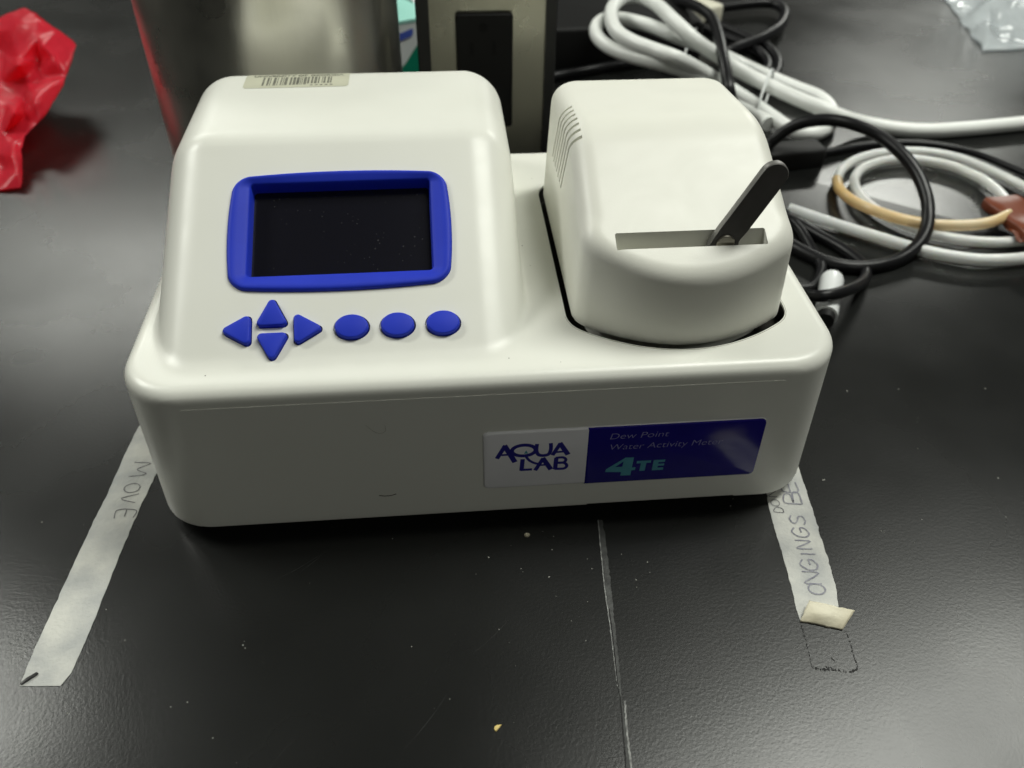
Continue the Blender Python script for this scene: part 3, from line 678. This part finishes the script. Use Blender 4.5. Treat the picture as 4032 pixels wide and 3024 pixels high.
for jt in range(NT+1):
    for js in range(NS+1):
        a, t = js/NS, jt/NT
        px = np.array((748,1072))*(1-a)*(1-t)+np.array((1024,1130))*a*(1-t)+np.array((806,934))*(1-a)*t+np.array((1106,1002))*a*t
        z = .45+3.4*(1-(1-t)**2.4)*(.55+.45*math.sin(math.pi*(.15+.85*a)))+.8*max(0,a-.7)*t+.25*mnoise.noise(Vector((a*4,t*3,1)))+.12*mnoise.noise(Vector((a*11,t*9,3)))
        px = px+np.array((6*mnoise.noise(Vector((t*5,2,js==NS))),6*mnoise.noise(Vector((a*7,5,0))))) if jt in (0,NT) or js in (0,NS) else px
        V.append(g8(px[0], px[1], z))
for jt in range(NT):
    for js in range(NS): k = jt*(NS+1)+js; Fc.append((k,k+1,k+NS+2,k+NS+1))
fold = mesh('folded_end', V, Fc, M_TAPEBACK, tape_r, 180)
md = fold.modifiers.new('t', 'SOLIDIFY'); md.thickness = .00035; md.offset = -1

# small bits on the bench
def chip(name, pts, h, m, label, cat):
    c = np.mean(pts, axis=0); L_ = [[(p[0],p[1],.02) for p in pts],[(c[0]+(p[0]-c[0])*.9, c[1]+(p[1]-c[1])*.9, h*.7) for p in pts],[(c[0]+(p[0]-c[0])*.5, c[1]+(p[1]-c[1])*.5, h) for p in pts]]
    V, Fc = loft(L_); o = mesh(name, V, Fc, m, None, 35); tag(o, label, cat); return o
chip('crumb', [gp(a,b) for a,b in ((252,243),(262,234),(282,235),(289,244),(276,256),(258,254))], 1.0, M_CRUMB, 'pale round crumb on the bench in front of the meter', 'crumb')
chip('flake', [gp(a,b) for a,b in ((68,1425),(74,1406),(92,1398),(118,1397),(104,1416),(82,1440))], .6, M_YELLOW, 'yellow pointed flake lying on the bare bench', 'flake')
sl = chip('sliver', [g7(a,b) for a,b in ((112,1512),(150,1482),(205,1450),(213,1457),(206,1466),(150,1502),(118,1522))], .7, M_BLACK, 'thin black sliver on the cut end of the tape', 'sliver')
for v in sl.data.vertices: v.co.z += .0004

# ================================================================== BACKGROUND THINGS
# steel canister
can = empty('steel_canister', (-106, 283, 0)); tag(can, 'tall cylindrical steel canister standing behind the display housing', 'canister')
cr_ = 71.5; prof = [(cr_-2,0),(cr_-.6,.6),(cr_,2.5)]+[(cr_,2.5+k*10) for k in range(1,17)]+[(cr_,170),(cr_+1.2,171),(cr_+1.2,173.5),(cr_-.2,174.2),(cr_-1,173),(cr_-1.2,60),(cr_-1.2,4),(cr_*.5,3)]
V, Fc = loft([[(-106+r*math.cos(a), 283+r*math.sin(a), z) for a in np.linspace(0,2*math.pi,96,endpoint=False)] for r, z in prof]); mesh('vessel', V, Fc, M_CAN, can, 40)
# outlet pedestal
ped = empty('outlet_pedestal', (16, 305, 0)); tag(ped, 'black bench power pedestal with brushed steel face and black socket', 'power outlet')
X0, X1, YP = -24.5, 57.0, 276.0
def frame(name, x0, x1, z0, z1, xi0, xi1, zi0, zi1, ya, yb, m, parent):
    o = rrect(x0,x1,z0,z1,2.5,4); i_ = rrect(xi0,xi1,zi0,zi1,1.5,4)
    V, Fc = loft([[(x,yb,z) for x,z in o],[(x,ya+.8,z) for x,z in o],[(x+(.8 if x < 16 else -.8),ya,z) for x,z in o],[(x,ya,z) for x,z in i_],[(x,ya+4,z) for x,z in i_]], False, False); ob = mesh(name, V, Fc, m, parent, 35)
    bm = bmesh.new(); bm.from_mesh(ob.data); bmesh.ops.recalc_face_normals(bm, faces=bm.faces); bm.to_mesh(ob.data); bm.free(); return ob
frame('front_frame', X0, X1, 6, 176, -17.0, 50.5, 14, 168, YP, YP+12, M_BLACK, ped)
rbox('housing', X0+1, X1-1, YP+11.5, YP+66, 6, 174.5, 3, M_BLACK, ped)
rbox('base_flange', X0-6, X1+6, YP-6, YP+72, 0, 6.2, 6, M_BLACK, ped, e=2)
pface = mesh('face_plate', [(-17.5,YP+2.5,13.5),(51,YP+2.5,13.5),(51,YP+2.5,168.5),(-17.5,YP+2.5,168.5),(-17.5,YP+4,13.5),(51,YP+4,13.5),(51,YP+4,168.5),(-17.5,YP+4,168.5)], [(0,1,2,3),(5,4,7,6),(4,5,1,0),(3,2,6,7),(1,5,6,2),(4,0,3,7)], M_STEEL, ped)
rec = empty('tmp', (0,0,0)); bpy.data.objects.remove(rec)
o = rrect(-1.9, 31.2, 47.5, 115.2, 2.0, 5)
V, Fc = loft([[(x,YP+3,z) for x,z in o],[(x,YP-.6,z) for x,z in o],[(14.6+(x-14.6)*.96,YP-1.4,81.3+(z-81.3)*.98) for x,z in o]]); rec = mesh('receptacle', V, Fc, M_SOCKET, ped, 35)
bm = bmesh.new(); bm.from_mesh(rec.data); bmesh.ops.recalc_face_normals(bm, faces=bm.faces); bm.to_mesh(rec.data); bm.free()
M_HOLE = mat('socket_hole', (.002,.002,.002), .9, var=(100,(.003,.003,.003)))
hp = lambda u, v: ony(u, v, YP-1.45)
def hole(x, z, w, h, r):
    o = rrect(x-w/2, x+w/2, z-h/2, z+h/2, r, 4); V, Fc = loft([[(a,YP-1.2,b) for a,b in o],[(a,YP-1.47,b) for a,b in o]]); ob = mesh('socket_slot', V, Fc, M_HOLE, rec)
    bm = bmesh.new(); bm.from_mesh(ob.data); bmesh.ops.recalc_face_normals(bm, faces=bm.faces); bm.to_mesh(ob.data); bm.free()
for dz in (0, -36):
    q = hp(1903,108); hole(q[0], q[2]+dz, 5, 5.2, 2.2)
    q = hp(1858,192); hole(q[0], q[2]+dz, 2.2, 8, .5)
    q = hp(1945,190); hole(q[0], q[2]+dz, 2.2, 8.5, .5)
# tissue carton behind
tis = empty('tissue_box', (-30, 500, 0)); tag(tis, 'white and teal tissue carton glimpsed between canister and power pedestal', 'carton')
a_ = .42; ca, sa = math.cos(a_), math.sin(a_); cx0, cy0 = -50., 450.
def TB(x, y, z): return (cx0+x*ca-y*sa, cy0+x*sa+y*ca, z)
def quadbox(name, x0, x1, y0, y1, z0, z1, m, parent):
    V = [TB(x,y,z) for z in (z0,z1) for x,y in ((x0,y0),(x1,y0),(x1,y1),(x0,y1))]
    return mesh(name, V, [(3,2,1,0),(4,5,6,7),(0,1,5,4),(1,2,6,5),(2,3,7,6),(3,0,4,7)], m, parent)
quadbox('carton_side', -10, 110, 0, 110, 0, 53, M_WHITEBOX, tis)
quadbox('carton_top', -10.2, 110.2, -.2, 110.2, 53, 55.5, M_TEALBOX, tis)
def on_side(u, v, off):                   # photo pixel -> point on the carton's long side
    d = _ray(u, v); n_s = np.array([sa, -ca, 0]); P0 = np.array(TB(0, -off, 0)); return CAM+d*((P0-CAM) @ n_s)/(d @ n_s)
mesh('printed_badge', [on_side(u,v,.5) for u,v in ((1562,163),(1563,140),(1570,134),(1620,113),(1627,115),(1626,136),(1620,143),(1572,164))], [tuple(range(8))], M_BLUEPRINT, tis)
mesh('printed_swoosh', [on_side(u,v,.4) for u,v in ((1545,330),(1560,292),(1600,245),(1645,172),(1700,60),(1700,330))], [tuple(range(6))], M_GREENPRINT, tis)
V = []; Fc = []; rng = random.Random(2)
for j in range(9):
    for i in range(9):
        x = 38+i*4.5; y = 30+j*4.5; r = math.hypot(i-4,j-4)/4; V.append(TB(x+rng.uniform(-1,1), y+rng.uniform(-1,1), 55.8+max(0,1-r)*26*(1+.5*math.sin(i*1.7+j))+rng.uniform(0,2)))
for j in range(8):
    for i in range(8): a = j*9+i; Fc.append((a,a+1,a+10,a+9))
t_ = mesh('tissue', V, Fc, M_TISSUE, tis, 180)

# cables (photo pixel + height above the bench)
g5 = lambda a, b, z=0.: onz(2100+a/1.145, b/1.145, z)
h2 = lambda a, b, z=0.: onz(2100+a/2.212, b/2.212, z)
def cable(name, pts, r, m, label, fn=g5, cat='cable', group=None, n=8):
    o = tube(name, [fn(*p) for p in pts], r, m, None, n); tag(o, label, cat, group); return o
wc = empty('cord_bundle', tuple(g5(900,330))); tag(wc, 'thick white power cord folded into a tied bundle', 'power cord')
tube('cord', [g5(*p) for p in ((2420,535,5),(2212,556,5),(2000,577,5),(1800,590,5),(1650,583,5),(1500,558,8),(1400,530,14),(1300,490,19),(1180,440,20),(1050,380,20),(950,330,22),(850,265,30.9),(740,190,46.2),(640,100,56),(560,25,54),(480,-15,54),(410,-12,54),(362,25,54),(350,80,54),(375,140,53),(440,185,52),(540,225,51),(650,265,48.6),(760,322,31.4),(870,390,16.2),(980,460,10),(1080,530,8),(1170,588,6),(1260,603,6),(1335,565,6),(1345,500,7),(1290,440,8),(1180,395,8),(1060,345,9),(940,290,10),(800,225,23.8),(650,165,42.6),(520,115,43),(400,85,42),(325,85,42),(285,118,42),(290,165,42),(345,213,42),(450,255,42),(600,292,42),(720,335,30.9),(850,405,12.9),(960,485,6),(1060,560,6))], 5.4, M_WHITECORD, wc, 8, 16)
def tie(c1, c2, r):
    P = []; c1, c2 = np.array(c1), np.array(c2); mid = (c1+c2)/2; ax = (c1-c2)/2
    for a in np.linspace(0, 2*math.pi, 25): P.append(mid+ax*1.05*math.cos(a)+np.array([0,0,r*math.sin(a)]))
    return P
tube('wire_tie', tie(g5(740,180,16), g5(668,318,8), 18), .9, M_ZIP, wc, 3, 8); tube('wire_tie', tie(g5(1075,360,14), g5(1010,505,8), 16), .9, M_ZIP, wc, 3, 8)
cable('black_cable', ((1000,720,10),(1050,662,14),(1095,622,20),(1160,575,28),(1240,548,34),(1340,541,38),(1450,562,40),(1560,612,38),(1660,692,34),(1730,782,28),(1770,880,21),(1780,960,15),(1770,1040,10),(1728,1110,6),(1650,1168,3.4),(1550,1198,3.2),(1440,1205,3.2),(1330,1185,3.2),(1240,1147,3.2),(1150,1098,3.2),(1060,1040,3.2)), 4.0, M_BLACKCORD, 'thin black cable rising in a wide open loop over the clear tubing')
cable('black_cable', ((1100,965,3),(1190,1005,3),(1290,1062,3),(1400,1125,3),(1480,1190,3),(1500,1240,3),(1470,1282,9),(1380,1320,16),(1290,1335,17),(1200,1330,10)), 3.3, M_BLACKCORD, 'thin black cable curling tightly over the white connector')
cable('black_cable', ((1120,950,3),(1200,1030,3),(1260,1130,3),(1300,1210,3),(1260,1290,3),(1180,1300,3)), 3.0, M_BLACKCORD, 'short black cable end tucked behind the sample lid')
cable('black_cable', ((1080,700,3),(1180,705,3),(1300,690,3),(1500,655,3),(1700,645,3),(1850,660,3),(2000,695,3),(2212,780,3),(2400,870,3)), 2.6, M_BLACKCORD, 'long thin dark line running along behind the clear tubing coil')  # thin dark tube tracing a dark line behind the tubing
cable('black_cable', ((1130,-60,20),(1180,-5,30),(1350,28,40),(1480,90,44),(1570,180,44),(1625,350,42),(1662,550,38),(1700,750,30),(1722,860,22),(1740,960,12)), 4.4, M_BLACKCORD, 'black cable draped across the white cord bundle behind the lid', h2)
cable('black_cable', ((1180,230,6),(1250,170,8),(1420,95,9),(1600,72,9),(1800,45,9),(2000,28,9),(2120,42,9),(2190,110,9),(2150,225,9),(2000,325,9),(1850,385,9),(1700,440,9),(1560,480,6)), 4.8, M_BLACKCORD, 'black cable forming the topmost open loop behind the white bundle', h2)
cable('black_cable', ((1450,160,4),(1650,230,4),(1850,320,4),(2020,400,4),(2120,500,4),(2130,600,4),(2080,680,4),(1960,700,4)), 4.0, M_BLACKCORD, 'black cable curving under the white cord bundle, outer turn', h2)
cable('black_cable', ((1400,200,4),(1600,290,4),(1800,370,4),(1960,450,4),(2040,540,4),(2030,620,4),(1960,650,4)), 4.0, M_BLACKCORD, 'black cable curving under the white cord bundle, inner turn', h2)
cable('black_cable', ((60,690,4),(170,668,4),(400,625,4),(650,580,4),(900,548,4),(1080,540,4),(1250,560,4)), 4.2, M_BLACKCORD, 'straight black cable running from pedestal to the white bundle', h2)
# black adapter box + grey hose + cream plug
rbox('power_adapter', 62, 215, 498, 588, 0, 34, 6, M_SOCKET, None, rz=.06); tag(bpy.data.objects['power_adapter'], 'flat black power adapter box behind the pedestal', 'adapter')
cable('grey_hose', ((120,25,12),(250,22,12),(420,40,12),(560,60,12),(700,60,12)), 11, M_GREY, 'thick grey hose lying behind the black adapter', h2, 'hose')
pl_ = empty('cream_plug', tuple(h2(1400,150))); tag(pl_, 'small cream plug lying among the black cables', 'plug')
c0 = h2(1440,205); rbox('plug_body', c0[0]-17, c0[0]+17, c0[1]-6, c0[1]+38, 0, 16, 5, M_CREAM, pl_, rz=.5)
for s in (-6, 6): tube('prong', [(c0[0]-14+s, c0[1]+30, 8), (c0[0]-26+s, c0[1]+50, 8)], 1.6, M_PIN, pl_, 2, 8)
c0 = g5(1150,745); bc = rbox('black_connector', c0[0]-38, c0[0]+24, c0[1]-8, c0[1]+12, 0, 13, 4, M_SOCKET, None, rz=.12); tag(bc, 'black cable connector block beside the white cord end', 'connector')
# white connector by the meter's flank
wp = empty('white_connector', tuple(g5(1320,1330))); tag(wp, 'white plastic connector with rounded end lying against the meter', 'connector')
A_ = g5(1345,1268,7.); B_ = g5(1318,1425,7.); d_ = (B_-A_)/np.linalg.norm(B_-A_); Ln = np.linalg.norm(B_-A_)
P = [A_-d_*5+d_*k for k in (0,.4,1.2,2.6,5)]+[A_+d_*Ln*k for k in (.3,.6,.8,1.)]
V, Fc = tube_geo(P, [1.2,3.2,4.8,6.1,6.6,6.4,6.3,6.3,6.2], 20); mesh('sleeve', V, Fc, mat('glossy_white_plastic', (.80,.82,.82), .2, var=(40,(.75,.77,.77))), wp, 60)
V, Fc = tube_geo([B_+d_*-.5, B_+d_*5], [5.0,4.6], 20); mesh('collar', V, Fc, M_BLACK, wp, 50)

# clear tubing coil
tub = empty('silicone_tubing', tuple(g5(1800,900))); tag(tub, 'coil of milky clear and amber silicone tubing with brown taped joint', 'tubing')
i3 = lambda a, b, z=0.: onz(3200+a/2.37, 400+b/2.37, z)
tube('clear_tube', [i3(*p) for p in ((2250,960,4.5),(2080,860,4.5),(1900,760,4.5),(1700,665,4.5),(1500,580,4.5),(1300,515,4.5),(1100,478,4.5),(900,465,4.5),(700,475,4.5),(520,505,4.5),(370,560,4.5),(270,640,4.6),(228,730,4.8))], 3.3, M_TUBE, tub)
tube('amber_tube', [i3(*p) for p in ((226,725,4.8),(250,815,6),(330,895,8),(450,965,9),(600,1025,10),(800,1090,10),(1000,1130,10),(1200,1152,10),(1400,1155,10),(1580,1140,11),(1720,1105,12),(1830,1050,12))], 3.4, M_AMBER, tub)
tube('clear_tube', [i3(*p) for p in ((1850,1000,10),(1800,920,9),(1720,830,7),(1600,740,5),(1450,665,4.5),(1280,600,4.5),(1100,560,4.5),(900,535,4.5),(730,545,4.5),(580,575,4.5),(460,630,4.5),(395,710,4.5),(400,800,4.5),(450,890,4.5),(560,990,4.5),(720,1090,4.5),(900,1170,4.5),(1100,1235,4.5),(1350,1285,4.5),(1600,1310,4.5),(1850,1310,4.5),(2100,1280,4.5),(2300,1240,4.5))], 3.3, M_TUBE, tub)
tube('clear_tube', [i3(*p) for p in ((-220,1000,4.5),(-60,1055,4.5),(120,1115,4.5),(350,1190,4.5),(600,1265,4.5),(850,1340,4.5),(1050,1395,4.5),(1300,1445,4.5),(1550,1475,4.5),(1800,1475,4.5),(2000,1455,4.5),(2300,1400,4.5))], 3.6, M_TUBE, tub)
q0, q1 = i3(1745,930,11), i3(2250,1330,11); dq = (q1-q0)/np.linalg.norm(q1-q0); sd = np.cross(dq, [0,0,1.])
L_ = []
for k in range(14):
    t = k/13; c = q0+(q1-q0)*t; w = 12.5+.8*math.sin(k*1.3); hz = 4.2+.5*math.sin(k*.9)
    L_.append([c+sd*(w*math.copysign(abs(math.cos(a))**.45, math.cos(a)))+np.array([0,0,1.])*(hz*math.copysign(abs(math.sin(a))**.6, math.sin(a))+.5*math.sin(3*a+k)) for a in np.linspace(0,2*math.pi,24,endpoint=False)])
V, Fc = loft(L_); mesh('tape_wrap', V, Fc, M_BROWN, tub, 40)
V = []; Fc = []
q0, q1 = i3(1690,1010,8), i3(1990,1330,8)
for k in range(10):
    c = q0+(q1-q0)*k/9; wv = 1.2*math.sin(k*2.1); V += [c+sd*4+np.array([0,0,1+wv]), c-sd*5+np.array([0,0,3+wv])]
for k in range(9): Fc.append((2*k,2*k+1,2*k+3,2*k+2))
tf = mesh('tape_flap', V, Fc, M_BROWN, tub, 180); md = tf.modifiers.new('s','SOLIDIFY'); md.thickness = .0006

# crumpled bags
def crumple(name, front, inner, m, back, disp, parent=None, lev=3, seed=1, sharp=28):
    """front: outline points (u,v,y) in photo pixels with a depth; inner: interior points; a rear copy closes the bag"""
    P2 = [Vector((p[0], -p[1])) for p in front+inner]; n = len(front)
    r = delaunay_2d_cdt(P2, [(i,(i+1) % n) for i in range(n)], [], 1, 1e-4)
    P3 = [ony(*p) for p in front+inner]; V = [P3[r[3][k][0]] for k in range(len(r[0]))]; Fc = [tuple(f) for f in r[2]]
    nb = len(V); V = V+[v+np.array(back)*(1. if k < n else 1.9) for k, v in enumerate(V)]; Fc = Fc+[tuple(i+nb for i in f)[::-1] for f in Fc]
    Fc += [(i, i+nb, (i+1) % n+nb, (i+1) % n) for i in range(n)]
    V = [np.array([v[0], v[1], max(v[2], .6)]) for v in V]
    o = mesh(name, V, Fc, m, parent)
    bm = bmesh.new(); bm.from_mesh(o.data); bmesh.ops.recalc_face_normals(bm, faces=bm.faces)
    bmesh.ops.triangulate(bm, faces=bm.faces)
    bmesh.ops.subdivide_edges(bm, edges=bm.edges, cuts=lev, use_grid_fill=True)
    for _ in range(3): bmesh.ops.smooth_vert(bm, verts=bm.verts, factor=.5, use_axis_x=True, use_axis_y=True, use_axis_z=True)
    bm.normal_update()
    for v in bm.verts:
        c = v.co*1000; s = Vector((seed,seed*2,0))
        d = 1-abs(2*mnoise.noise(c*.035+s)); d2 = 1-abs(2*mnoise.noise(c*.09+s)); v.co += v.normal*MM*disp*(d*.8+d2*.35-.6)
        v.co.z = max(v.co.z, .0004)
    bm.to_mesh(o.data); bm.free(); o.data.shade_smooth(); o.data.set_sharp_from_angle(angle=math.radians(sharp)); return o
s1 = 1/1.843
fr = [(-260,250,480),(-100,205,475),(60,205,465),(150,165,462),(275,115,465),(420,220,455),(570,330,448),(535,430,430),(490,560,410),(440,670,395),(390,780,380),(280,900,362),(180,1000,350),(158,1100,335),(165,1250,318),(180,1420,303),(0,1450,300),(-200,1470,300),(-300,900,380)]
inn = [(270,280,442),(100,330,450),(140,420,425),(270,420,440),(300,330,425),(390,420,418),(200,560,418),(130,470,402),(320,560,420),(340,640,385),(210,660,392),(170,710,408),(60,760,392),(0,600,432),(30,400,462),(250,760,368),(180,850,378),(100,820,352),(20,980,364),(110,1030,346),(100,1130,322),(20,1220,330),(130,1240,312),(-100,700,400),(-100,1100,350)]
rb = crumple('red_plastic_bag', [(a*s1,b*s1,y) for a,b,y in fr], [(a*s1,b*s1,y) for a,b,y in inn], M_RED, (-22,34,-3), 1.6, lev=7, seed=3, sharp=60)
tag(rb, 'crumpled glossy red plastic bag on the bench', 'bag')
# clear bag lying on the bench
NXG, NYG = 60, 46; V = []; Fc = []
b4 = lambda a, b: onz(3200+a/2.659, b/2.659)
cnr = [b4(1130,-330), b4(1790,545), b4(2550,500), b4(2900,-300)]
for j in range(NYG+1):
    for i in range(NXG+1):
        s, t = i/NXG, j/NYG
        p = (cnr[0]*(1-t)+cnr[1]*t)*(1-s)+(cnr[3]*(1-t)+cnr[2]*t)*s
        e = min(1, 5*min(s, 1-t, 1-s)); e = max(e, 0)
        c = Vector((p[0],p[1],0)); z = 1.0+e*(20*max(0, .30+.8*(1-abs(2*mnoise.noise(c*.016+Vector((9,2,0)))))-.35)+6*(1-abs(2*mnoise.noise(c*.05+Vector((2,5,0)))))*.8)
        V.append((p[0]+3*mnoise.noise(c*.05), p[1]+3*mnoise.noise(c*.05+Vector((0,0,7))), max(z,.8)))
for j in range(NYG):
    for i in range(NXG): a = j*(NXG+1)+i; Fc.append((a,a+1,a+NXG+2,a+NXG+1))
cb = mesh('clear_plastic_bag', V, Fc, M_FILM, None, 40); md = cb.modifiers.new('s','SOLIDIFY'); md.thickness = .0004
tag(cb, 'crumpled clear plastic bag lying on the bench', 'bag')
